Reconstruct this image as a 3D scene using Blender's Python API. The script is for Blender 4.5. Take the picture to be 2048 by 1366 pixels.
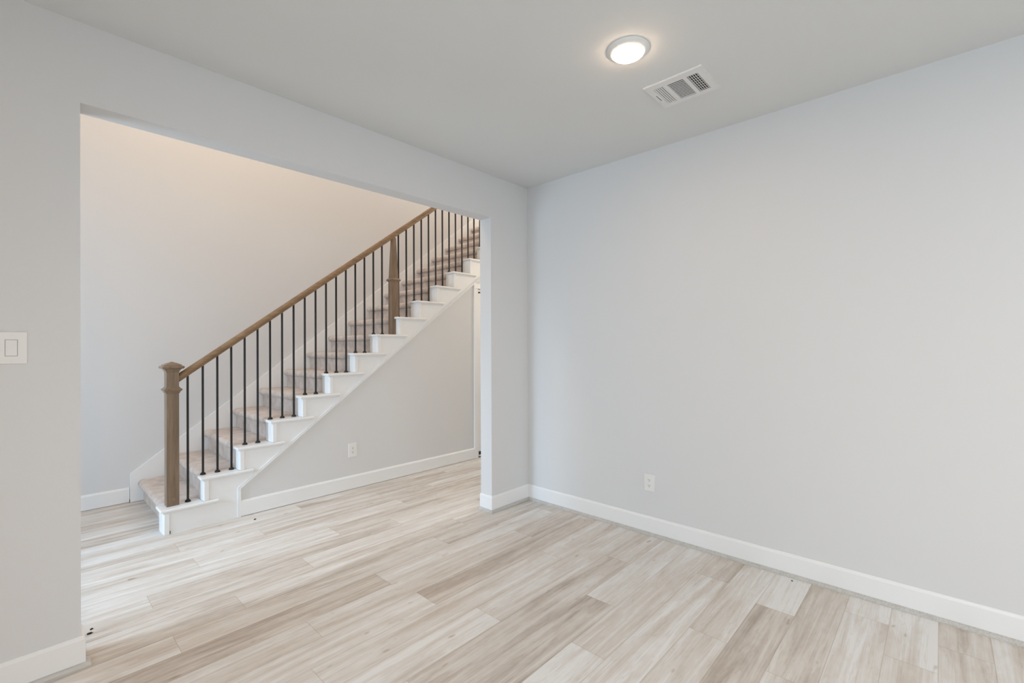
import bpy, bmesh, math, random
from mathutils import Vector, Matrix, noise
random.seed(7)
S = bpy.context.scene
for o in list(bpy.data.objects): bpy.data.objects.remove(o, do_unlink=True)

# ------------------------------------------------------------------ camera
CX, CY, CZ = -3.0833, -2.6820, 1.3567
YAW, PITCH, ROLL, FPX, SHY = -0.8207, 0.0028, -0.0042, 921.85, 4.43
cs, sn = math.cos(YAW), math.sin(YAW)
fx = Vector((-sn, cs, 0)); rt = Vector((cs, sn, 0)); up = Vector((0, 0, 1))
Fd = math.cos(PITCH)*fx + math.sin(PITCH)*up
Ud = -math.sin(PITCH)*fx + math.cos(PITCH)*up
cr, sr = math.cos(ROLL), math.sin(ROLL)
Rc = cr*rt + sr*Ud
Uc = -sr*rt + cr*Ud
cam_d = bpy.data.cameras.new('camera'); cam = bpy.data.objects.new('camera', cam_d)
S.collection.objects.link(cam)
M = Matrix((Rc, Uc, -Fd)).transposed().to_4x4(); M.translation = (CX, CY, CZ)
cam.matrix_world = M
cam_d.sensor_fit = 'HORIZONTAL'; cam_d.sensor_width = 36.0
cam_d.lens = FPX/2048*36.0
cam_d.shift_y = SHY/2048
cam_d.clip_start = 0.02
S.camera = cam

# ------------------------------------------------------------------ world, lights, exposure
W = bpy.data.worlds.new('daylight'); S.world = W; W.use_nodes = True
bg = W.node_tree.nodes['Background']

def area(name, loc, target, sx, sy, watts, col):
    d = bpy.data.lights.new(name, 'AREA'); d.shape = 'RECTANGLE'; d.size = sx; d.size_y = sy
    d.energy = watts; d.color = col
    o = bpy.data.objects.new(name, d); S.collection.objects.link(o)
    o.location = loc
    o.rotation_euler = (Vector(target)-Vector(loc)).to_track_quat('-Z', 'Z').to_euler()
    return o
def lamp(name, loc, watts, rad, col):
    d = bpy.data.lights.new(name, 'POINT'); d.energy = watts; d.shadow_soft_size = rad; d.color = col
    o = bpy.data.objects.new(name, d); S.collection.objects.link(o); o.location = loc
def down(name, loc, watts, col):
    d = bpy.data.lights.new(name, 'AREA'); d.shape = 'DISK'; d.size = 0.16; d.energy = watts; d.color = col
    o = bpy.data.objects.new(name, d); S.collection.objects.link(o); o.location = loc
LIGHTS = {   # watts, colour
    'side': (219, (0.58, 0.80, 1.0)), 'back': (24.7, (1.0, 1.0, 1.0)), 'door': (98, (0.60, 0.80, 1.0)), 'doorsky': (305, (0.60, 0.80, 1.0)),
    'foyer': (49.5, (1.0, 0.72, 0.48)), 'upper': (49, (1.0, 0.85, 0.72)), 'hall': (54, (1.0, 0.87, 0.70)),
    'dn2': (51, (1.0, 0.71, 0.45)), 'dn3': (5.1, (1.0, 0.95, 0.85)), 'lens': (87, (1.0, 0.72, 0.48)), 'world': (0.35, (0.85, 0.93, 1.0)),
}
# skylight entering through the windows (lights stand outside the openings; the back one is added fill)
area('daylight_side_window', (-5.35, -3.6, 2.55), (0, -3.1, 0.5), 2.3, 1.6, *LIGHTS['side'])
area('added_back_fill', (-2.2, -5.85, 1.55), (-2.2, 0, 1.3), 3.0, 1.9, *LIGHTS['back'])  # added frontal fill for the left wall
area('daylight_front_door', (-5.10, 0.85, 1.30), (0, 0.9, 0.6), 1.0, 2.2, *LIGHTS['door'])
area('daylight_front_door_sky', (-8.40, 0.80, 3.3), (-2.6, 0.8, 0.0), 1.3, 1.5, *LIGHTS['doorsky'])
# lamps outside the picture: foyer chandelier, upstairs and hall lamps, two more downlights in the room
lamp('foyer_lamp', (-2.1, 1.0, 4.25), LIGHTS['foyer'][0], 0.20, LIGHTS['foyer'][1])
lamp('upper_stair_lamp', (1.2, 1.9, 5.0), LIGHTS['upper'][0], 0.15, LIGHTS['upper'][1])
lamp('hall_lamp', (2.5, 0.75, 2.6), LIGHTS['hall'][0], 0.10, LIGHTS['hall'][1])
down('room_downlight', (-3.4, -4.0, 2.70), *LIGHTS['dn2'])
down('room_downlight', (-1.1, -4.0, 2.70), *LIGHTS['dn3'])
bg.inputs[0].default_value = (*LIGHTS['world'][1], 1); bg.inputs[1].default_value = LIGHTS['world'][0]

S.view_settings.view_transform = 'Standard'
S.view_settings.look = 'None'
S.view_settings.exposure = 0.0
S.view_settings.gamma = 1.0
S.view_settings.use_curve_mapping = False

# ------------------------------------------------------------------ materials
def mat(name, col, rough=0.6, spec=0.4, metal=0.0):
    m = bpy.data.materials.new(name); m.use_nodes = True
    b = m.node_tree.nodes['Principled BSDF']
    b.inputs['Base Color'].default_value = (*col, 1); b.inputs['Roughness'].default_value = rough
    b.inputs['Specular IOR Level'].default_value = spec; b.inputs['Metallic'].default_value = metal
    return m
def N(m, t, **k):
    n = m.node_tree.nodes.new(t)
    for a, v in k.items(): setattr(n, a, v)
    return n
def L(m, a, b): m.node_tree.links.new(a, b)
def bumpy(m, scale, strength, dist=0.002, detail=3):
    tc = N(m, 'ShaderNodeTexCoord'); nz = N(m, 'ShaderNodeTexNoise'); bp = N(m, 'ShaderNodeBump')
    nz.inputs['Scale'].default_value = scale; nz.inputs['Detail'].default_value = detail
    bp.inputs['Strength'].default_value = strength; bp.inputs['Distance'].default_value = dist
    L(m, tc.outputs['Object'], nz.inputs['Vector']); L(m, nz.outputs[0], bp.inputs['Height'])
    L(m, bp.outputs[0], m.node_tree.nodes['Principled BSDF'].inputs['Normal'])
    return nz

m_wall = mat('painted_drywall', (0.717, 0.72, 0.722), 0.85, 0.2); bumpy(m_wall, 120, 0.15, 0.0015)
m_ceil = mat('ceiling_paint', (0.745, 0.76, 0.755), 0.9, 0.15); bumpy(m_ceil, 70, 0.25, 0.002)
m_trim = mat('white_trim_paint', (0.855, 0.86, 0.86), 0.35, 0.45); bumpy(m_trim, 9, 0.05, 0.001)
m_plate = mat('white_plastic', (0.82, 0.82, 0.80), 0.3, 0.5); bumpy(m_plate, 30, 0.02, 0.0005)
m_iron = mat('black_iron', (0.011, 0.010, 0.010), 0.38, 0.4); bumpy(m_iron, 12, 0.02, 0.0002)
m_dark = mat('dark_slot', (0.03, 0.03, 0.03), 0.7, 0.1); bumpy(m_dark, 60, 0.05, 0.0005)
m_gap_shade = mat('gap_shade_brown', (0.10, 0.06, 0.035), 0.9, 0.1); bumpy(m_gap_shade, 60, 0.05, 0.0005)  # dark brown stands in for shade inside open joints
m_slot = mat('grey_recess', (0.42, 0.42, 0.41), 0.7, 0.1); bumpy(m_slot, 60, 0.05, 0.0005)
m_vent = mat('white_enamel', (0.80, 0.80, 0.79), 0.4, 0.4); bumpy(m_vent, 20, 0.03, 0.0005)
m_duct = mat('duct_shade', (0.055, 0.055, 0.055), 0.7, 0.2); bumpy(m_duct, 30, 0.05, 0.0005)  # near-black stands in for the shade inside the duct
m_crumb = mat('dark_crumb', (0.03, 0.025, 0.02), 0.9, 0.1); bumpy(m_crumb, 200, 0.4, 0.001)

# warm white lens
m_lens = bpy.data.materials.new('lit_lens'); m_lens.use_nodes = True
_b = m_lens.node_tree.nodes['Principled BSDF']
_b.inputs['Base Color'].default_value = (0.9, 0.9, 0.9, 1)
_b.inputs['Emission Color'].default_value = (*LIGHTS['lens'][1], 1)
_b.inputs['Emission Strength'].default_value = LIGHTS['lens'][0]

def wood_mat(name, c1, c2, c3, axis='Z', rough=0.42):
    m = mat(name, c2, rough, 0.35)
    tc = N(m, 'ShaderNodeTexCoord'); mp = N(m, 'ShaderNodeMapping')
    sc = {'Z': (26, 26, 1.6), 'X': (1.6, 26, 26)}[axis]
    mp.inputs['Scale'].default_value = sc
    n1 = N(m, 'ShaderNodeTexNoise'); n1.inputs['Scale'].default_value = 1.0; n1.inputs['Detail'].default_value = 7
    n1.inputs['Roughness'].default_value = 0.6; n1.inputs['Distortion'].default_value = 0.5
    n2 = N(m, 'ShaderNodeTexNoise'); n2.inputs['Scale'].default_value = 7.0; n2.inputs['Detail'].default_value = 4
    r = N(m, 'ShaderNodeValToRGB')
    e = r.color_ramp.elements
    e[0].position = 0.30; e[0].color = (*c1, 1); e[1].position = 0.72; e[1].color = (*c3, 1)
    k = r.color_ramp.elements.new(0.5); k.color = (*c2, 1)
    mx = N(m, 'ShaderNodeMixRGB', blend_type='MULTIPLY'); mx.inputs[0].default_value = 0.35
    L(m, tc.outputs['Object'], mp.inputs[0]); L(m, mp.outputs[0], n1.inputs[0]); L(m, mp.outputs[0], n2.inputs[0])
    L(m, n1.outputs[0], r.inputs[0]); L(m, r.outputs[0], mx.inputs[1])
    r2 = N(m, 'ShaderNodeValToRGB'); r2.color_ramp.elements[0].position = 0.35; r2.color_ramp.elements[1].position = 0.6
    r2.color_ramp.elements[0].color = (0.55, 0.5, 0.45, 1)
    L(m, n2.outputs[0], r2.inputs[0]); L(m, r2.outputs[0], mx.inputs[2])
    L(m, mx.outputs[0], m.node_tree.nodes['Principled BSDF'].inputs['Base Color'])
    bp = N(m, 'ShaderNodeBump'); bp.inputs['Strength'].default_value = 0.15; bp.inputs['Distance'].default_value = 0.001
    L(m, n2.outputs[0], bp.inputs['Height']); L(m, bp.outputs[0], m.node_tree.nodes['Principled BSDF'].inputs['Normal'])
    return m
m_oak = wood_mat('stained_oak_post', (0.165, 0.112, 0.072), (0.225, 0.158, 0.104), (0.295, 0.210, 0.140), 'Z', 0.30)
m_oakx = wood_mat('stained_oak_rail', (0.19, 0.118, 0.065), (0.265, 0.172, 0.098), (0.345, 0.225, 0.128), 'X')
m_shoe = wood_mat('grey_oak_shoe_moulding', (0.52, 0.51, 0.485), (0.57, 0.56, 0.535), (0.62, 0.61, 0.585), 'X', 0.5)

# carpet
m_carpet = mat('grey_beige_carpet', (0.50, 0.46, 0.43), 0.95, 0.05)
_p = m_carpet.node_tree.nodes['Principled BSDF']; _p.inputs['Sheen Weight'].default_value = 0.25
_tc = N(m_carpet, 'ShaderNodeTexCoord')
_n1 = N(m_carpet, 'ShaderNodeTexNoise'); _n1.inputs['Scale'].default_value = 260; _n1.inputs['Detail'].default_value = 3
_n2 = N(m_carpet, 'ShaderNodeTexNoise'); _n2.inputs['Scale'].default_value = 14; _n2.inputs['Detail'].default_value = 3
_ad = N(m_carpet, 'ShaderNodeMath', operation='ADD')
_mu = N(m_carpet, 'ShaderNodeMath', operation='MULTIPLY'); _mu.inputs[1].default_value = 0.5
_r = N(m_carpet, 'ShaderNodeValToRGB')
_r.color_ramp.elements[0].position = 0.36; _r.color_ramp.elements[0].color = (0.50, 0.43, 0.39, 1)
_r.color_ramp.elements[1].position = 0.64; _r.color_ramp.elements[1].color = (0.79, 0.695, 0.63, 1)
_bp = N(m_carpet, 'ShaderNodeBump'); _bp.inputs['Strength'].default_value = 0.6; _bp.inputs['Distance'].default_value = 0.004
L(m_carpet, _tc.outputs['Object'], _n1.inputs[0]); L(m_carpet, _tc.outputs['Object'], _n2.inputs[0])
L(m_carpet, _n1.outputs[0], _ad.inputs[0]); L(m_carpet, _n2.outputs[0], _ad.inputs[1]); L(m_carpet, _ad.outputs[0], _mu.inputs[0])
L(m_carpet, _mu.outputs[0], _r.inputs[0]); L(m_carpet, _r.outputs[0], _p.inputs['Base Color'])
L(m_carpet, _n1.outputs[0], _bp.inputs['Height']); L(m_carpet, _bp.outputs[0], _p.inputs['Normal'])

# vinyl plank floor: the planks are faces of the floor mesh (attributes tone, seed, UV in metres)
m_floor = mat('pale_plank_floor', (0.5, 0.44, 0.38), 0.42, 0.35)
def build_floor_mat(m):
    P = m.node_tree.nodes['Principled BSDF']
    uv = N(m, 'ShaderNodeUVMap', uv_map='plank')
    tone = N(m, 'ShaderNodeAttribute', attribute_name='tone'); seed = N(m, 'ShaderNodeAttribute', attribute_name='seed')
    sep = N(m, 'ShaderNodeSeparateXYZ'); L(m, uv.outputs[0], sep.inputs[0])
    def coords(sx, sy, k):
        a = N(m, 'ShaderNodeMath', operation='MULTIPLY'); a.inputs[1].default_value = sx; L(m, sep.outputs[0], a.inputs[0])
        b = N(m, 'ShaderNodeMath', operation='MULTIPLY'); b.inputs[1].default_value = sy; L(m, sep.outputs[1], b.inputs[0])
        c = N(m, 'ShaderNodeMath', operation='MULTIPLY'); c.inputs[1].default_value = k; L(m, seed.outputs['Fac'], c.inputs[0])
        v = N(m, 'ShaderNodeCombineXYZ'); L(m, a.outputs[0], v.inputs[0]); L(m, b.outputs[0], v.inputs[1]); L(m, c.outputs[0], v.inputs[2])
        return v.outputs[0]
    def nz(vec, detail, rough, dist):
        n = N(m, 'ShaderNodeTexNoise'); n.inputs['Scale'].default_value = 1; n.inputs['Detail'].default_value = detail
        n.inputs['Roughness'].default_value = rough; n.inputs['Distortion'].default_value = dist
        L(m, vec, n.inputs[0]); return n.outputs[0]
    broad = nz(coords(0.75, 11, 37.0), 3.0, 0.55, 1.1)      # wide cathedral bands
    fine = nz(coords(2.0, 90, 91.0), 4, 0.6, 0.5)          # streaks
    blot = nz(coords(5.0, 16, 53.0), 3, 0.6, 0.3)          # blotches and knots
    spk = nz(coords(22, 60, 17.0), 2, 0.5, 0.2)
    def mad(x, k, y):
        a = N(m, 'ShaderNodeMath', operation='MULTIPLY_ADD'); a.inputs[1].default_value = k; L(m, x, a.inputs[0])
        if isinstance(y, float): a.inputs[2].default_value = y
        else: L(m, y, a.inputs[2])
        return a.outputs[0]
    v = mad(broad, 1.18, -0.315)
    v = mad(fine, 0.50, v); v = mad(blot, 0.42, v); v = mad(spk, 0.16, v)
    v = mad(tone.outputs['Fac'], 0.16, v)
    v = mad(v, 1.0, -0.275)
    r = N(m, 'ShaderNodeValToRGB'); L(m, v, r.inputs[0]); e = r.color_ramp.elements
    e[0].position = 0.18; e[0].color = (0.435, 0.375, 0.322, 1)
    e[1].position = 0.86; e[1].color = (0.795, 0.795, 0.785, 1)
    for p, c in ((0.36, (0.558, 0.500, 0.446)), (0.52, (0.650, 0.603, 0.552)), (0.68, (0.712, 0.686, 0.653))):
        q = e.new(p); q.color = (*c, 1)
    # narrow darker grain lines where the bands turn over
    ln = N(m, 'ShaderNodeMath', operation='PINGPONG'); ln.inputs[1].default_value = 0.5
    L(m, mad(broad, 9.0, fine), ln.inputs[0])
    lr = N(m, 'ShaderNodeValToRGB'); L(m, ln.outputs[0], lr.inputs[0])
    lr.color_ramp.elements[0].position = 0.0; lr.color_ramp.elements[0].color = (0.84, 0.80, 0.76, 1)
    lr.color_ramp.elements[1].position = 0.10; lr.color_ramp.elements[1].color = (1, 1, 1, 1)
    mg = N(m, 'ShaderNodeMixRGB', blend_type='MULTIPLY'); mg.inputs[0].default_value = 0.55
    L(m, r.outputs[0], mg.inputs[1]); L(m, lr.outputs[0], mg.inputs[2])
    # knots
    kn = nz(coords(9, 20, 71.0), 1, 0.4, 0.0)
    kr = N(m, 'ShaderNodeValToRGB'); L(m, kn, kr.inputs[0])
    kr.color_ramp.elements[0].position = 0.19; kr.color_ramp.elements[0].color = (0.62, 0.54, 0.47, 1)
    kr.color_ramp.elements[1].position = 0.262; kr.color_ramp.elements[1].color = (1, 1, 1, 1)
    m3 = N(m, 'ShaderNodeMixRGB', blend_type='MULTIPLY'); m3.inputs[0].default_value = 0.8
    L(m, mg.outputs[0], m3.inputs[1]); L(m, kr.outputs[0], m3.inputs[2])
    # joints between the planks: second UV map holds distance to the plank edges
    jt = N(m, 'ShaderNodeUVMap', uv_map='edge'); js = N(m, 'ShaderNodeSeparateXYZ'); L(m, jt.outputs[0], js.inputs[0])
    # u = metres along from start, v = metres across; lengths come back through the attributes
    ln_a = N(m, 'ShaderNodeAttribute', attribute_name='len')
    def edge(x, total):
        s = N(m, 'ShaderNodeMath', operation='SUBTRACT')
        if isinstance(total, float): s.inputs[0].default_value = total
        else: L(m, total, s.inputs[0])
        L(m, x, s.inputs[1])
        mi = N(m, 'ShaderNodeMath', operation='MINIMUM'); L(m, x, mi.inputs[0]); L(m, s.outputs[0], mi.inputs[1]); return mi.outputs[0]
    eu = edge(js.outputs[0], ln_a.outputs['Fac']); ev = edge(js.outputs[1], 0.175)
    mi = N(m, 'ShaderNodeMath', operation='MINIMUM'); L(m, eu, mi.inputs[0]); L(m, ev, mi.inputs[1])
    mr = N(m, 'ShaderNodeMapRange'); mr.inputs[1].default_value = 0.0005; mr.inputs[2].default_value = 0.0022
    L(m, mi.outputs[0], mr.inputs[0])
    cm = N(m, 'ShaderNodeMixRGB', blend_type='MULTIPLY'); cm.inputs[0].default_value = 1
    jc = N(m, 'ShaderNodeMixRGB'); L(m, mr.outputs[0], jc.inputs[0]); jc.inputs[1].default_value = (0.78, 0.74, 0.70, 1); jc.inputs[2].default_value = (1, 1, 1, 1)
    L(m, m3.outputs[0], cm.inputs[1]); L(m, jc.outputs[0], cm.inputs[2])
    L(m, cm.outputs[0], P.inputs['Base Color'])
    rr = N(m, 'ShaderNodeMapRange'); rr.inputs[3].default_value = 0.38; rr.inputs[4].default_value = 0.55; L(m, fine, rr.inputs[0]); L(m, rr.outputs[0], P.inputs['Roughness'])
    bp = N(m, 'ShaderNodeBump'); bp.inputs['Strength'].default_value = 0.12; bp.inputs['Distance'].default_value = 0.0015
    L(m, fine, bp.inputs['Height']); L(m, bp.outputs[0], P.inputs['Normal'])
build_floor_mat(m_floor)

m_glass = bpy.data.materials.new('window_glass'); m_glass.use_nodes = True
for _x in list(m_glass.node_tree.nodes): m_glass.node_tree.nodes.remove(_x)
_o = N(m_glass, 'ShaderNodeOutputMaterial'); _t = N(m_glass, 'ShaderNodeBsdfTransparent'); _gl = N(m_glass, 'ShaderNodeBsdfGlossy'); _gl.inputs['Roughness'].default_value = 0.02
_mx = N(m_glass, 'ShaderNodeMixShader'); _mx.inputs[0].default_value = 0.06
L(m_glass, _t.outputs[0], _mx.inputs[1]); L(m_glass, _gl.outputs[0], _mx.inputs[2]); L(m_glass, _mx.outputs[0], _o.inputs[0])

# ------------------------------------------------------------------ helpers
def bx(bm, x0, x1, y0, y1, z0, z1, bev=0.0, seg=1):
    vs = [bm.verts.new((x, y, z)) for x in (x0, x1) for y in (y0, y1) for z in (z0, z1)]
    F = [(0, 1, 3, 2), (4, 6, 7, 5), (0, 4, 5, 1), (2, 3, 7, 6), (0, 2, 6, 4), (1, 5, 7, 3)]
    fs = [bm.faces.new([vs[i] for i in f]) for f in F]
    if bev:
        es = {e for f in fs for e in f.edges}
        bmesh.ops.bevel(bm, geom=list(es), offset=bev, segments=seg, profile=0.5, affect='EDGES', clamp_overlap=True)
def prism(bm, pts, a0, a1, axis='y'):
    """extrude an outline: axis y -> pts are (x,z); x -> pts are (y,z); z -> pts are (x,y)"""
    def P(p, a):
        return {'y': (p[0], a, p[1]), 'x': (a, p[0], p[1]), 'z': (p[0], p[1], a)}[axis]
    A = [bm.verts.new(P(p, a0)) for p in pts]; B = [bm.verts.new(P(p, a1)) for p in pts]
    n = len(pts); fs = [bm.faces.new(A), bm.faces.new(B[::-1])]
    for i in range(n): fs.append(bm.faces.new((A[i], B[i], B[(i+1) % n], A[(i+1) % n])))
    return fs
def ring(bm, cx, cy, prof, n=48, square=False):
    """stack of rings (half width, z); square gives a four-sided post"""
    rings = []
    for h, z in prof:
        if square: pts = [(-h, -h), (h, -h), (h, h), (-h, h)]
        else: pts = [(h*math.cos(2*math.pi*i/n), h*math.sin(2*math.pi*i/n)) for i in range(n)]
        rings.append([bm.verts.new((cx+x, cy+y, z)) for x, y in pts])
    k = len(rings[0])
    for a, b in zip(rings, rings[1:]):
        for i in range(k): bm.faces.new((a[i], a[(i+1) % k], b[(i+1) % k], b[i]))
    bm.faces.new(rings[0][::-1]); bm.faces.new(rings[-1])
def obj(name, bm, m, parent=None, smooth=False, bevel=0):
    bmesh.ops.recalc_face_normals(bm, faces=bm.faces)
    me = bpy.data.meshes.new(name); bm.to_mesh(me); bm.free()
    me.materials.append(m)
    if smooth:
        for p in me.polygons: p.use_smooth = True
    o = bpy.data.objects.new(name, me); S.collection.objects.link(o)
    if bevel:
        b = o.modifiers.new('bevel', 'BEVEL'); b.width = bevel; b.segments = 2; b.limit_method = 'ANGLE'
    if parent:
        o.parent = parent
        o.matrix_parent_inverse = Matrix.Translation(-parent.location)
    return o
def NB(): return bmesh.new()
def struct(name, bm, m, parent=None, bevel=0):
    o = obj(name, bm, m, parent, bevel=bevel)
    if not parent: o['kind'] = 'structure'
    return o
def thing(name, loc, label, cat, group=None):
    o = bpy.data.objects.new(name, None); S.collection.objects.link(o); o.location = loc
    o.empty_display_size = 0.1
    o['label'] = label; o['category'] = cat
    if group: o['group'] = group
    return o
def smooth_by_angle(o, deg=40):
    me = o.data
    for p in me.polygons: p.use_smooth = True
    if hasattr(me, 'set_sharp_from_angle'): me.set_sharp_from_angle(angle=math.radians(deg))

# ------------------------------------------------------------------ setting
H = 2.743; ZH = 2.398; XL = -2.900; XR = -0.453; T = 0.128
HF = 5.60                    # two-storey foyer
XW = -4.60; YB = -5.50       # room's left and back walls
XE = 3.2                     # far right end of hall
YF = 2.510                   # wall behind the stairs
YS = 1.412                   # wall under the stairs, hall side
BB, SH = 0.1295, 0.020

# wall with the wide opening (left wall of the picture)
bm = NB()
bx(bm, XW-0.15, XL, 0, T, 0, ZH)
bm.free(); bm = NB()
prism(bm, [(XW-0.15, 0), (XL, 0), (XL, ZH), (XR, ZH), (XR, 0), (XE, 0), (XE, HF), (XW-0.15, HF)], 0, T)
struct('wall_left', bm, m_wall)
bm = NB(); bx(bm, 0, 0.13, YB-0.13, -0.0005, 0, H+0.1); struct('wall_right', bm, m_wall)
# room wall behind the camera, its wide window added to carry a fill light
WX0, WX1, WZ0, WZ1 = -3.7, -0.7, 0.6, 2.4
bm = NB()
bx(bm, XW-0.15, WX0, YB-0.13, YB, 0, H); bx(bm, WX1, 0, YB-0.13, YB, 0, H)
bx(bm, WX0, WX1, YB-0.13, YB, 0, WZ0); bx(bm, WX0, WX1, YB-0.13, YB, WZ1, H)
struct('wall_back', bm, m_wall)
# side wall out of frame, with a window
SY0, SY1, SZ0, SZ1 = -4.7, -2.4, 0.7, 2.35
bm = NB()
bx(bm, XW-0.15, XW, YB, SY0, 0, H); bx(bm, XW-0.15, XW, SY1, 0, 0, H)
bx(bm, XW-0.15, XW, SY0, SY1, 0, SZ0); bx(bm, XW-0.15, XW, SY0, SY1, SZ1, H)
struct('wall_side', bm, m_wall)
def window(name, axis, c, a0, a1, z0, z1, panes):
    """frame with muntins in a wall opening; axis 'x' = wall plane x=c, 'y' = wall plane y=c"""
    w = 0.05; d = 0.03
    bm = NB()
    def B(p0, p1, q0, q1):
        if axis == 'x': bx(bm, c-d, c+d, p0, p1, q0, q1)
        else: bx(bm, p0, p1, c-d, c+d, q0, q1)
    B(a0, a0+w, z0, z1); B(a1-w, a1, z0, z1); B(a0+w, a1-w, z0, z0+w); B(a0+w, a1-w, z1-w, z1)
    for i in range(1, panes):
        x = a0+(a1-a0)*i/panes; B(x-0.02, x+0.02, z0+w, z1-w)
    o = struct(name, bm, m_trim)
    bm = NB()
    if axis == 'x': bx(bm, c-0.003, c+0.003, a0+w, a1-w, z0+w, z1-w)
    else: bx(bm, a0+w, a1-w, c-0.003, c+0.003, z0+w, z1-w)
    struct('glass', bm, m_glass, o)
window('added_fill_window', 'y', YB-0.07, WX0, WX1, WZ0, WZ1, 3)  # back window is added, an opening for the fill light
window('window_2', 'x', XW-0.08, SY0, SY1, SZ0, SZ1, 2)

# ceilings
bm = NB(); bx(bm, XW-0.15, 0.13, YB-0.13, -0.0005, H, H+0.12); struct('ceiling', bm, m_ceil)
bm = NB(); bx(bm, XW-0.15, XE, 0, YF+0.13, HF, HF+0.12); struct('ceiling_foyer', bm, m_ceil)

# hall: far wall behind the stairs, end walls
bm = NB(); bx(bm, XW-0.15, XE, YF, YF+0.13, 0, HF); struct('wall_far', bm, m_wall)
bm = NB(); bx(bm, XE, XE+0.13, 0, YF+0.13, 0, HF); struct('wall_hall_end', bm, m_wall)
DY0, DY1, DZ1 = 0.30, 1.40, 2.44
bm = NB()
bx(bm, XW-0.15, XW, T, DY0, 0, HF); bx(bm, XW-0.15, XW, DY1, YF, 0, HF); bx(bm, XW-0.15, XW, DY0, DY1, DZ1, HF)
struct('wall_entry', bm, m_wall)
window('door_2', 'x', XW-0.08, DY0, DY1, 0.0, DZ1, 1)

# ---- staircase numbers
R_, G_ = 0.1836, 0.2455
NST = 17
X1 = -2.392                  # left end of the first white tread cap
def diag(x): return 0.207 + 0.741*(x+1.893)      # lower edge of the outer skirt
DX0 = 0.700                  # door jamb edge
# wall under the stairs (closed below the skirt), with a door opening
bm = NB()
XT = 1.9
prism(bm, [(-1.893, 0), (0.66, 0), (0.66, diag(0.66)), (-1.893, diag(-1.893))], YS, YS+0.10)
prism(bm, [(0.66, 2.06), (1.55, 2.06), (1.55, diag(1.55)), (0.66, diag(0.66))], YS, YS+0.10)
prism(bm, [(1.55, 0), (XE, 0), (XE, 2.74), (1.55, diag(1.55))], YS, YS+0.10)
struct('wall_under_stairs', bm, m_wall)

# floor: every plank is a face
LP, WP, Y0P = 1.51, 0.175, -0.04
ends = {-1: -2.588, 0: -2.277, -2: -1.635, -3: -2.115, -4: -1.59, -5: -0.733, -6: -1.465, -7: -0.50, -8: -0.98, -9: -1.36,
        -10: -0.336, -11: -0.89, -12: -0.45, -13: -0.965, -14: -0.225, -15: -0.509, 1: -1.847, 2: -2.605, 3: -1.50,
        4: -2.32, 5: -1.87, 6: -2.35, 7: -1.47}
tones = {(-1, 0): 0.7, (-1, 1): -0.35, (0, 0): -0.6, (0, 1): -0.2, (-2, 0): -1.3, (-2, 1): 0.5, (-3, 0): 0.3, (-3, 1): 0.6,
         (-4, 0): 0.6, (-4, 1): -0.8, (-5, 0): 0.4, (-5, 1): 0.6, (-6, 0): 0.9, (-6, 1): 0.5, (-7, 0): -0.9, (-7, 1): -0.1,
         (-8, 0): -1.0, (-8, 1): 0.9, (-9, 0): 1.0, (-9, 1): 0.2, (-10, 0): 0.2, (-10, 1): -0.9, (-11, 0): 0.3, (-11, 1): 0.1,
         (-12, 0): -0.6, (-12, 1): 1.2, (-13, 0): 0.2, (-13, 1): -0.6, (-14, 0): 0.5, (-14, 1): 1.2, (-15, 0): 0.7, (-15, 1): 0.8,
         (1, 0): 0.2, (1, 1): 0.9, (2, 0): 0.3, (2, 1): -0.3, (3, 0): 1.0, (3, 1): 0.0, (4, 0): 0.3, (4, 1): 0.7,
         (5, 0): 0.8, (5, 1): -0.2, (6, 0): -0.4, (6, 1): 0.2, (7, 0): 0.3, (7, 1): -0.5}
me = bpy.data.meshes.new('floor'); verts = []; faces = []; info = []
FX0, FX1 = XW-0.15, XE+0.13
for k in range(-32, 16):
    ya, yb = Y0P+k*WP, Y0P+(k+1)*WP
    x0 = ends.get(k, -2.0+random.random()*LP)
    n0 = math.floor((FX0-x0)/LP)
    x = x0+n0*LP; j = n0
    while x < FX1:
        a, b = max(x, FX0), min(x+LP, FX1)
        if b-a > 1e-4:
            i = len(verts); verts += [(a, ya, 0), (b, ya, 0), (b, yb, 0), (a, yb, 0)]; faces.append((i, i+1, i+2, i+3))
            t = tones.get((k, j+1), random.uniform(-0.9, 0.9))+(-0.25 if 1 <= k <= 5 else 0.25 if k < -3 else 0.0)  # light level corrected in colour: hall rows darker, foreground rows lighter
            info.append((a-x, b-x, t, random.uniform(0, 10)))
        x += LP; j += 1
me.from_pydata(verts, [], faces)
uvp = me.uv_layers.new(name='plank'); uve = me.uv_layers.new(name='edge')
at_t = me.attributes.new('tone', 'FLOAT', 'FACE'); at_s = me.attributes.new('seed', 'FLOAT', 'FACE'); at_l = me.attributes.new('len', 'FLOAT', 'FACE')
for p, (u0, u1, t, s) in zip(me.polygons, info):
    at_t.data[p.index].value = t; at_s.data[p.index].value = s; at_l.data[p.index].value = LP
    for li, (u, v) in zip(p.loop_indices, ((u0, 0), (u1, 0), (u1, WP), (u0, WP))):
        uvp.data[li].uv = (u, v); uve.data[li].uv = (u, v)
me.materials.append(m_floor)
fl = bpy.data.objects.new('floor', me); S.collection.objects.link(fl); fl['kind'] = 'structure'

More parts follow.
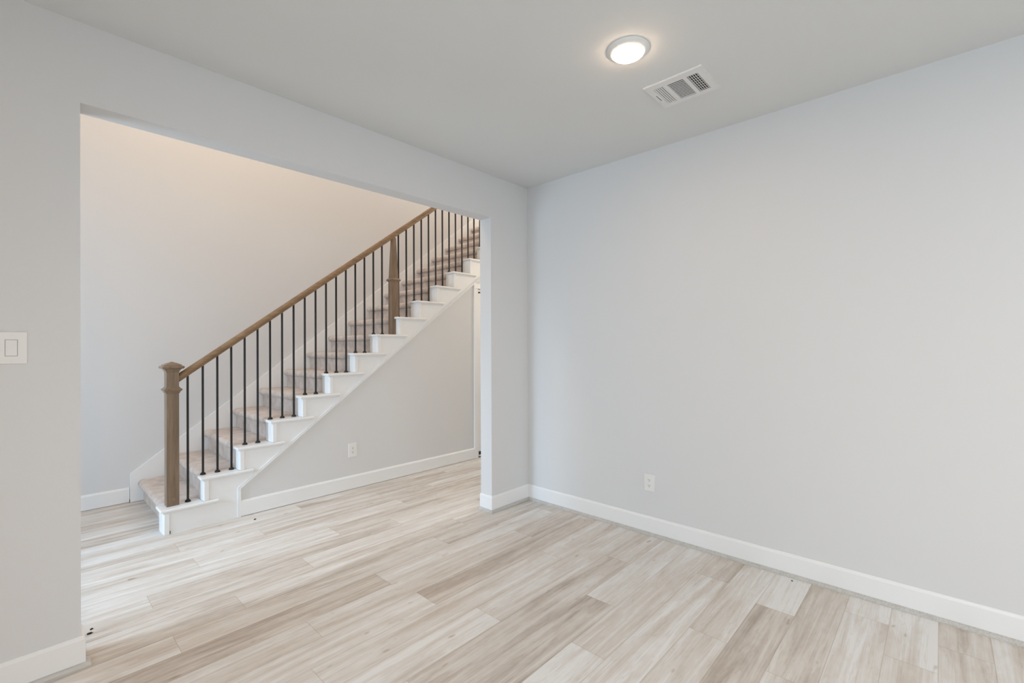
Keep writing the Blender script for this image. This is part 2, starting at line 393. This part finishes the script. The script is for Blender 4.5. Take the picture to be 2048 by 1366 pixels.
# ---- baseboards (board with an eased top and a small quarter-round at the floor)
BT = 0.014
def bprof(sgn, base, z0=SH, t=BT, h=BB):
    """outline across the board: base = wall plane coordinate, sgn = direction out of the wall"""
    return [(base, z0), (base+sgn*t, z0), (base+sgn*t, h-0.014), (base+sgn*(t-0.003), h-0.010), (base+sgn*(t-0.005), h-0.003), (base+sgn*(t-0.008), h), (base, h)]
def sprof(sgn, base, t=0.032):
    q = [(base, 0), (base+sgn*t, 0)]
    for i in range(0, 6):
        a = math.pi/2*i/5
        q.append((base+sgn*(t-0.018+0.018*math.cos(a)), 0.004+(SH-0.004)*math.sin(a)))
    q.append((base, SH)); return q
def bb_run(name, axis, sgn, base, a0, a1, shoe=True, z0=None, shoe_name=None):
    bm = NB(); prism(bm, bprof(sgn, base, (SH if shoe else 0.004) if z0 is None else z0), a0, a1, axis)
    o = struct(name, bm, m_trim)
    return o
def shoe_run(name, runs):
    bm = NB()
    for axis, sgn, base, a0, a1 in runs: prism(bm, sprof(sgn, base), a0, a1, axis)
    return struct(name, bm, m_shoe)
# prism('x') extrudes along x with outline (y,z); prism('y') along y with outline (x,z)
def sweep(bm, path, prof):
    """profile (offset to the right of travel, z) carried along a floor path with mitred corners"""
    rings = []
    n = len(path)
    for i, p in enumerate(path):
        p = Vector(p)
        d0 = (p-Vector(path[i-1])).normalized() if i else None
        d1 = (Vector(path[i+1])-p).normalized() if i < n-1 else None
        r0 = Vector((d0.y, -d0.x)) if d0 else None; r1 = Vector((d1.y, -d1.x)) if d1 else None
        if r0 is None: m = r1
        elif r1 is None: m = r0
        else: m = (r0+r1)/(1+r0.dot(r1))
        rings.append([bm.verts.new((p.x+m.x*o, p.y+m.y*o, z)) for o, z in prof])
    k = len(prof)
    for a, b in zip(rings, rings[1:]):
        for i in range(k): bm.faces.new((a[i], a[(i+1) % k], b[(i+1) % k], b[i]))
    bm.faces.new(rings[0][::-1]); bm.faces.new(rings[-1])
B0 = bprof(1, 0); S0 = sprof(1, 0)
bm = NB(); sweep(bm, [(XW, 0), (XL, 0), (XL, T)], B0); struct('baseboard_left', bm, m_trim)
bm = NB(); sweep(bm, [(XR, T), (XR, 0), (0, 0), (0, YB)], B0); struct('baseboard_right', bm, m_trim)
bm = NB(); sweep(bm, [(XW, 0), (XL, 0), (XL, 0.03)], S0); struct('trim_1', bm, m_shoe)
bm = NB(); sweep(bm, [(XR, T), (XR, 0), (0, 0), (0, YB)], S0); struct('trim_2', bm, m_shoe)
bb_run('baseboard_far', 'x', -1, YF, XW, -2.418, shoe=False)
bb_run('baseboard_stairs', 'x', -1, YS, -1.872, 0.637, shoe=False)
# ---- casing and door at the end of the wall under the stairs
bm = NB()
bx(bm, 0.637, 0.700, YS-0.014, YS+0.10, 0, 2.035, 0.002)
bx(bm, 0.637, 1.60, YS-0.014, YS+0.10, 2.035, 2.095, 0.002)
bx(bm, 1.52, 1.60, YS-0.014, YS+0.10, 0, 2.035, 0.002)
struct('trim_3', bm, m_trim)
bm = NB(); bx(bm, 0.704, 1.516, YS+0.004, YS+0.04, 0.012, 2.030, 0.002)
door = struct('door_1', bm, m_trim)
for z0, z1 in ((0.035, 0.075), (1.985, 2.002)):
    bm = NB(); bx(bm, 0.716, 0.742, YS-0.010, YS+0.003, z0, z1, 0.002); struct('hinge', bm, m_iron, door)

# ------------------------------------------------------------------ staircase
stairs = thing('staircase', (-1.0, 1.95, 0), 'white painted staircase with beige carpeted steps rising to the right behind the wide opening', 'staircase')
YC0, YC1 = 1.548, YF-0.026       # carpet width
for i in range(1, NST+1):
    # carpeted step: riser, rounded nose, tread
    nx = X1+0.028+(i-1)*G_; rz = nx+0.042; top = R_*i; bot = R_*(i-1)
    pts = [(rz+G_+0.03, bot-0.02 if i > 1 else 0.0), (rz, bot-0.02 if i > 1 else 0.0), (rz, bot+0.02), (rz-0.002, top-0.070)]
    rr = 0.031; cxn, czn = nx+rr, top-rr
    pts.append((rz-0.004, top-0.064))
    for a in (-62, -85+0, -110, -135, -160, -180, -200, -225, -250, -270):
        pts.append((cxn+rr*math.cos(math.radians(a)), czn+rr*math.sin(math.radians(a))))
    pts.append((rz+G_*0.5, top+0.001)); pts.append((rz+G_+0.03, top-0.001))
    bm = NB(); prism(bm, pts, YC0, YC1)
    # fine cut across the width so the pile can bulge slightly
    o = obj('carpeted_step', bm, m_carpet, stairs, bevel=0.004); smooth_by_angle(o, 50)
for i in range(1, NST+1):
    xa = X1+(i-1)*G_; top = R_*i
    # white tread cap with return nosing (front strip runs past the riser)
    bm = NB()
    o1 = [(xa, 1.385), (xa+0.368, 1.385), (xa+0.368, 1.409), (xa+G_+0.024, 1.409), (xa+G_+0.024, 1.549), (xa, 1.549)]
    prism(bm, o1, top-0.021, top, 'z')
    o = obj('tread_cap', bm, m_trim, stairs, bevel=0.006)
    # scotia under the cap
    bm = NB()
    xr0 = xa+0.024
    prism(bm, [(1.409, top-0.036), (1.403, top-0.033), (1.397, top-0.0212), (1.409, top-0.0212)], xa+0.02, xa+0.352, 'x')
    obj('cap_moulding', bm, m_trim, stairs)
    # end of the riser: narrow upright board wrapped round the corner
    bm = NB()
    zb = 0.0 if i == 1 else R_*(i-1)
    bx(bm, xr0, xr0+0.034, 1.402, 1.549, zb, top-0.021, 0.003)
    bx(bm, xr0-0.004, xr0+0.006, 1.425, 1.545, zb, top-0.021, 0.002)
    obj('riser_end', bm, m_trim, stairs)
# outer stringer: saw-tooth above, diagonal below
pts = [(X1+0.056, 0.0)]
for i in range(1, NST+1):
    xa = X1+(i-1)*G_+0.055
    pts.append((xa, R_*(i-1) if i > 1 else 0.0)); pts.append((xa, R_*i-0.0215))
pts = pts[1:]
xe = X1+NST*G_+0.05
pts += [(xe, R_*NST-0.0215), (xe, diag(xe)), (-1.893, diag(-1.893)), (-1.893, 0.0)]
bm = NB(); prism(bm, pts, 1.4095, YS+0.0995)
obj('stringer', bm, m_trim, stairs)
# moulding along the lower edge of the stringer
bm = NB()
nrm = Vector((-0.741, 1)).normalized()
def strip(a, b, w0, w1, y0, y1):
    # strip between offsets w0..w1 measured up-left from the diagonal
    (ax, az), (bx_, bz) = a, b
    q = [(ax+nrm.x*w0, az+nrm.y*w0), (bx_+nrm.x*w0, bz+nrm.y*w0), (bx_+nrm.x*w1, bz+nrm.y*w1), (ax+nrm.x*w1, az+nrm.y*w1)]
    prism(bm, q, y0, y1)
A = (-1.893, diag(-1.893)); B = (0.650, diag(0.650))
k1 = 0.012; k2 = 0.024
def dx_(w): return w/abs(nrm.x)      # shift of vertical strips so both meet at the mitre
for w0, w1, yo in ((0.0, 0.010, 1.3975), (0.010, 0.016, 1.4035), (0.016, 0.022, 1.401)):
    m0, m1 = -1.871-w0, -1.871-w1
    def zdiag(x, w): return diag(x) + w/nrm.y
    prism(bm, [(m0, 0.0), (m0, zdiag(m0, w0)), (0.9, zdiag(0.9, w0)), (0.9, zdiag(0.9, w1)), (m1, zdiag(m1, w1)), (m1, 0.0)], yo, 1.4098)
obj('stringer_moulding', bm, m_trim, stairs)
# skirt board on the far wall
bm = NB()
zt = lambda x: 0.249+0.7455*(x+2.415)
xq = X1+NST*G_
prism(bm, [(-2.415, 0.0), (xq, 0.0), (xq, zt(xq)), (-2.415, zt(-2.415))], YF-0.022, YF-0.0005)
obj('skirt_board', bm, m_trim, stairs, bevel=0.003)
# small dark blocks painting the shadow of open gaps at two joints
bm = NB(); bx(bm, -2.3335, -2.3285, 1.4075, 1.4092, 0.001, 0.022); obj('joint_gap_shade', bm, m_gap_shade, stairs)
bm = NB(); bx(bm, -2.4195, -2.4155, YF-0.020, YF-0.0165, 0.001, 0.028); obj('joint_gap_shade', bm, m_gap_shade, stairs)

# ------------------------------------------------------------------ railing
YR = 1.492
rail = thing('stair_railing', (-1.0, YR, 0.0), 'brown oak handrail with black iron balusters climbing the open side of the stairs', 'railing')
def post_profile(bm, cx, cy, prof): ring(bm, cx, cy, prof, square=True)
hw = 0.0385
NX1 = -2.304
bm = NB(); post_profile(bm, NX1, YR, [(hw, R_+0.0005), (hw, 1.172), ])
n1 = obj('newel_post', bm, m_oak, rail, bevel=0.003)
bm = NB(); post_profile(bm, NX1, YR, [(hw+0.0005, 1.165), (hw+0.004, 1.176), (0.052, 1.190), (0.064, 1.194), (0.0675, 1.199), (0.0675, 1.207), (0.064, 1.212), (0.054, 1.2135), (0.053, 1.221), (0.030, 1.233), (0.002, 1.2435)])
obj('newel_cap', bm, m_oak, n1, bevel=0.0015)
bm = NB(); post_profile(bm, NX1, YR, [(hw+0.0005, 1.010), (hw+0.005, 1.016), (hw+0.006, 1.022), (0.055, 1.034), (0.0555, 1.042), (hw+0.006, 1.050), (hw+0.004, 1.055), (hw+0.0005, 1.060)])
obj('collar', bm, m_oak, n1)
bm = NB(); ring(bm, 0, 0, [(0.0085, 0), (0.0085, 0.0012)], n=20)
bmesh.ops.rotate(bm, verts=bm.verts, matrix=Matrix.Rotation(math.pi/2, 3, 'X'))
bmesh.ops.translate(bm, verts=bm.verts, vec=(NX1+0.004, YR-hw+0.0002, R_+0.048))
obj('wood_plug', bm, m_oakx, n1)
NX2 = -0.4110; z8 = R_*8
def rail_bot(x): return 1.086+0.7478*(x+2.270)
h2 = 0.0385
bm = NB(); post_profile(bm, NX2, YR, [(h2, z8+0.0005), (h2, 2.045), (0.036, 2.055), (0.0205, rail_bot(NX2)+0.004)])
n2 = obj('newel_post', bm, m_oak, rail, bevel=0.002)
n2['label'] = 'tapered intermediate oak post'
bm = NB(); post_profile(bm, NX2, YR, [(h2+0.0005, 2.020), (h2+0.009, 2.027), (h2+0.015, 2.033), (h2+0.015, 2.041), (h2+0.006, 2.050), (h2-0.0005, 2.056)])
obj('collar', bm, m_oak, n2)
# handrail: moulded section swept up the slope
sec = [(-0.0, 0.0), (0.019, 0.0), (0.019, 0.008), (0.025, 0.014), (0.0285, 0.024), (0.0285, 0.034), (0.024, 0.046), (0.014, 0.055), (0.0, 0.059)]
full = sec + [(-a, b) for a, b in sec[::-1][1:-1]]
x0, x1 = NX1+hw-0.001, 1.75
bm = NB()
A = [bm.verts.new((x0, YR+a, rail_bot(x0)+b*1.08)) for a, b in full]; B = [bm.verts.new((x1, YR+a, rail_bot(x1)+b*1.08)) for a, b in full]
bm.faces.new(A); bm.faces.new(B[::-1])
for i in range(len(full)): bm.faces.new((A[i], B[i], B[(i+1) % len(full)], A[(i+1) % len(full)]))
hr = obj('handrail', bm, m_oakx, rail); smooth_by_angle(hr, 35)
# balusters: square iron bars with domed shoes
per = [1, 3, 2, 3, 2, 3, 2, 2, None, 2, 3, 2, 3, 2, 3, 2, 3]
k = 0; step = 1; seq = []
counts = [1, 3, 2, 3, 2, 3, 2, 2, 2, 3, 2, 3, 2, 3, 2, 3]
idx = 0
for s_, c_ in enumerate(counts, start=1):
    for q in range(c_):
        if idx == 18: idx += 1
        seq.append((idx, s_)); idx += 1
    if s_ == 8: idx = 19
for kk, s_ in seq:
    x = -2.2054+0.0976*kk; zb = R_*s_; zt_ = rail_bot(x)+0.004
    bm = NB(); bx(bm, x-0.0068, x+0.0068, YR-0.0068, YR+0.0068, zb+0.0005, zt_, 0.001)
    b = obj('baluster', bm, m_iron, rail)
    bm = NB(); ring(bm, x, YR, [(0.0195, zb+0.0003), (0.0195, zb+0.005), (0.0175, zb+0.011), (0.0120, zb+0.0155), (0.0090, zb+0.020)], n=20)
    sh = obj('base_shoe', bm, m_iron, b); smooth_by_angle(sh, 35)

# ------------------------------------------------------------------ wall plates
def plate_x(name, xc, zc, w, h, y, label, cat, kind, facing=-1):
    """plate on a wall plane y = const facing -y"""
    t = thing(name, (xc, y, zc), label, cat)
    bm = NB()
    o = [(xc-w/2, zc-h/2), (xc+w/2, zc-h/2), (xc+w/2, zc+h/2), (xc-w/2, zc+h/2)]
    prism(bm, o, y-0.006, y); obj('cover_plate', bm, m_plate, t, bevel=0.003)
    return t
# light switch
sw = plate_x('light_switch', -3.0995, 1.3535, 0.088, 0.127, 0.0, 'white rocker light switch on the wall left of the wide opening', 'light switch', 's')
bm = NB(); bx(bm, -3.0995-0.0175, -3.0995+0.0175, -0.0063, -0.004, 1.3205, 1.3865); obj('rocker_frame', bm, m_slot, sw)
bm = NB(); prism(bm, [(-0.0065, 1.3225), (-0.0085, 1.3225), (-0.0075, 1.3535), (-0.0100, 1.3845), (-0.0065, 1.3845)], -3.0995-0.0155, -3.0995+0.0155, 'x'); obj('rocker', bm, m_plate, sw)
for z in (1.4025, 1.3045):
    bm = NB(); ring(bm, 0, 0, [(0.003, 0), (0.003, 0.0008)], n=14)
    bmesh.ops.rotate(bm, verts=bm.verts, matrix=Matrix.Rotation(math.pi/2, 3, 'X')); bmesh.ops.translate(bm, verts=bm.verts, vec=(-3.0995, -0.0059, z))
    obj('screw', bm, m_vent, sw)
def outlet(name, label, place, w, h):
    """place(u, n, z) -> world point; u across, n out of wall"""
    c = place(0, 0, 0)
    t = thing(name, c, label, 'outlet')
    def B(u0, u1, n0, n1, z0, z1, nm, m, bev=0, par=None):
        bm = NB(); a = place(u0, n0, z0); b = place(u1, n1, z1)
        bx(bm, min(a[0], b[0]), max(a[0], b[0]), min(a[1], b[1]), max(a[1], b[1]), min(a[2], b[2]), max(a[2], b[2]), bev, 2)
        return obj(nm, bm, m, par or t)
    B(-w/2, w/2, 0, 0.006, -h/2, h/2, 'cover_plate', m_plate, 0.0025)
    for s_ in (1, -1):
        zc = s_*0.0195
        bm = NB()
        n = 24; P_ = []
        for i in range(n):
            a = 2*math.pi*i/n; uu = 0.0172*math.cos(a); zz = 0.0172*math.sin(a)
            zz = max(-0.0135, min(0.0135, zz)); P_.append((uu, zz))
        A = [bm.verts.new(place(u, 0.0058, zc+z)) for u, z in P_]; Bq = [bm.verts.new(place(u, 0.0072, zc+z)) for u, z in P_]
        bm.faces.new(A); bm.faces.new(Bq[::-1])
        for i in range(n): bm.faces.new((A[i], Bq[i], Bq[(i+1) % n], A[(i+1) % n]))
        r = obj('receptacle', bm, m_plate, t)
        for u, z0, z1 in ((-0.0065, -0.001, 0.008), (0.0065, 0.0, 0.008)):
            bm = NB(); a = place(u-0.0013, 0.0068, zc+z0); b = place(u+0.0013, 0.0074, zc+z1)
            bx(bm, min(a[0], b[0]), max(a[0], b[0]), min(a[1], b[1]), max(a[1], b[1]), a[2], b[2]); obj('slot', bm, m_dark, r)
        bm = NB(); a = place(-0.0025, 0.0068, zc-0.0095); b = place(0.0025, 0.0074, zc-0.0045)
        bx(bm, min(a[0], b[0]), max(a[0], b[0]), min(a[1], b[1]), max(a[1], b[1]), a[2], b[2]); obj('ground_hole', bm, m_dark, r)
    B(-0.002, 0.002, 0.0058, 0.0068, -0.002, 0.002, 'screw', m_vent)
    return t
outlet('wall_outlet', 'white duplex outlet low on the bare right wall', lambda u, n, z: (-0.0-n, -1.149+u, 0.367+z), 0.080, 0.121)
outlet('wall_outlet', 'white duplex outlet low on the wall under the stairs', lambda u, n, z: (-0.916+u, YS-n, 0.366+z), 0.086, 0.128)

# ------------------------------------------------------------------ ceiling light and vent
lt = thing('ceiling_light', (-1.124, -1.609, H), 'lit round white disc light on the ceiling beside the vent', 'ceiling light')
bm = NB(); ring(bm, -1.124, -1.609, [(0.098, H-0.0002), (0.098, H-0.003), (0.094, H-0.007), (0.082, H-0.014), (0.075, H-0.018), (0.0735, H-0.018)], n=64)
o = obj('trim_ring', bm, m_plate, lt); smooth_by_angle(o, 35)
bm = NB(); ring(bm, -1.124, -1.609, [(0.0732, H-0.0181), (0.0732, H-0.0195), (0.070, H-0.0225), (0.052, H-0.0265), (0.02, H-0.028)], n=64)
o = obj('lens', bm, m_lens, lt); smooth_by_angle(o, 35)

vt = thing('ceiling_vent', (-0.64, -1.662, H), 'white rectangular louvred air vent on the ceiling right of the light', 'vent')
VX0, VX1, VY0, VY1 = -0.772, -0.505, -1.816, -1.510
zones = [(-0.725, -0.535, -1.600, -1.545), (-0.725, -0.545, -1.705, -1.620), (-0.730, -0.540, -1.782, -1.725)]
ZV = H-0.008
bm = NB()      # face plate built round its three openings
ys = [VY0+0.0, -1.782, -1.725, -1.705, -1.620, -1.600, -1.545, VY1]
bx(bm, VX0, -0.730, VY0, VY1, ZV, H-0.0002); bx(bm, -0.538, VX1, VY0, VY1, ZV, H-0.0002)
for a, b in ((VY0, -1.782), (-1.725, -1.705), (-1.620, -1.600), (-1.545, VY1)): bx(bm, -0.730, -0.538, a, b, ZV, H-0.0002)
# rolled edge round the plate
for a in ((VX0-0.003, VX0+0.004, VY0-0.003, VY1+0.003), (VX1-0.004, VX1+0.003, VY0-0.003, VY1+0.003), (VX0+0.004, VX1-0.004, VY0-0.003, VY0+0.004), (VX0+0.004, VX1-0.004, VY1-0.004, VY1+0.003)):
    bx(bm, *a, H-0.006, H-0.0001)
obj('face_plate', bm, m_vent, vt)
bm = NB(); bx(bm, -0.730, -0.538, -1.782, -1.545, H-0.0012, H-0.0003); obj('duct_shade_sheet', bm, m_duct, vt)  # thin dark sheet, the duct's shade put into its colour
def slat(x0, x1, y0, y1, tilt_axis, tilt):
    bm = NB(); bx(bm, x0, x1, y0, y1, -0.0003, 0.0003)
    c = Vector(((x0+x1)/2, (y0+y1)/2, 0)); bmesh.ops.translate(bm, verts=bm.verts, vec=-c)
    bmesh.ops.rotate(bm, verts=bm.verts, matrix=Matrix.Rotation(math.radians(tilt), 3, tilt_axis))
    bmesh.ops.translate(bm, verts=bm.verts, vec=c+Vector((0, 0, H-0.0055)))
    obj('louvre', bm, m_vent, vt)
for i in range(5):                      # near zone: tilted so it looks closed
    y = -1.5505-0.0112*i; slat(-0.730, -0.538, y-0.0041, y+0.0041, 'X', 0)
for i in range(13):                     # middle zone
    x = -0.724+0.01475*i; slat(x-0.0033, x+0.0033, -1.7045, -1.6205, 'Y', 4)
for i in range(5):                      # far zone: open, grid of damper bars behind
    y = -1.7315-0.0112*i; slat(-0.730, -0.538, y-0.0016, y+0.0016, 'X', 0)
bm = NB()
for i in range(8):
    x = -0.717+0.024*i; bx(bm, x-0.003, x+0.003, -1.7815, -1.7255, H-0.0026, H-0.0013)
obj('damper_grid', bm, m_slot, vt)
bm = NB(); bx(bm, -0.664, -0.592, -1.5325, -1.5295, ZV-0.0004, ZV+0.001); obj('lever_slot', bm, m_dark, vt)
bm = NB(); bx(bm, -0.600, -0.578, -1.531, -1.522, ZV-0.006, ZV+0.001, 0.001); obj('lever', bm, m_vent, vt)

# ------------------------------------------------------------------ crumbs on the floor
def crumb(x, y, s, rot, label):
    bm = NB(); bmesh.ops.create_icosphere(bm, subdivisions=2, radius=s)
    for v in bm.verts:
        v.co.x *= 1.6; v.co.z = max(v.co.z, -s*0.5)*0.6; v.co += 0.25*s*noise.noise_vector(v.co*300+Vector((x, y, 0)))
    bmesh.ops.rotate(bm, verts=bm.verts, matrix=Matrix.Rotation(rot, 3, 'Z'))
    mz = min(v.co.z for v in bm.verts)
    bmesh.ops.translate(bm, verts=bm.verts, vec=(x, y, -mz))
    o = obj('crumb', bm, m_crumb); o['label'] = label; o['category'] = 'debris'
crumb(-1.817, 1.254, 0.0065, 0.2, 'tiny dark crumb on the floor below the foot of the stairs')
crumb(-2.852, 0.270, 0.0065, 0.1, 'tiny dark crumb touching the base of the left wall end')
crumb(-2.842, 0.310, 0.0050, 0.9, 'tiny dark crumb just behind the one at the left wall end')
crumb(-0.064, -2.050, 0.0038, 0.9, 'tiny dark crumb by the right wall baseboard')
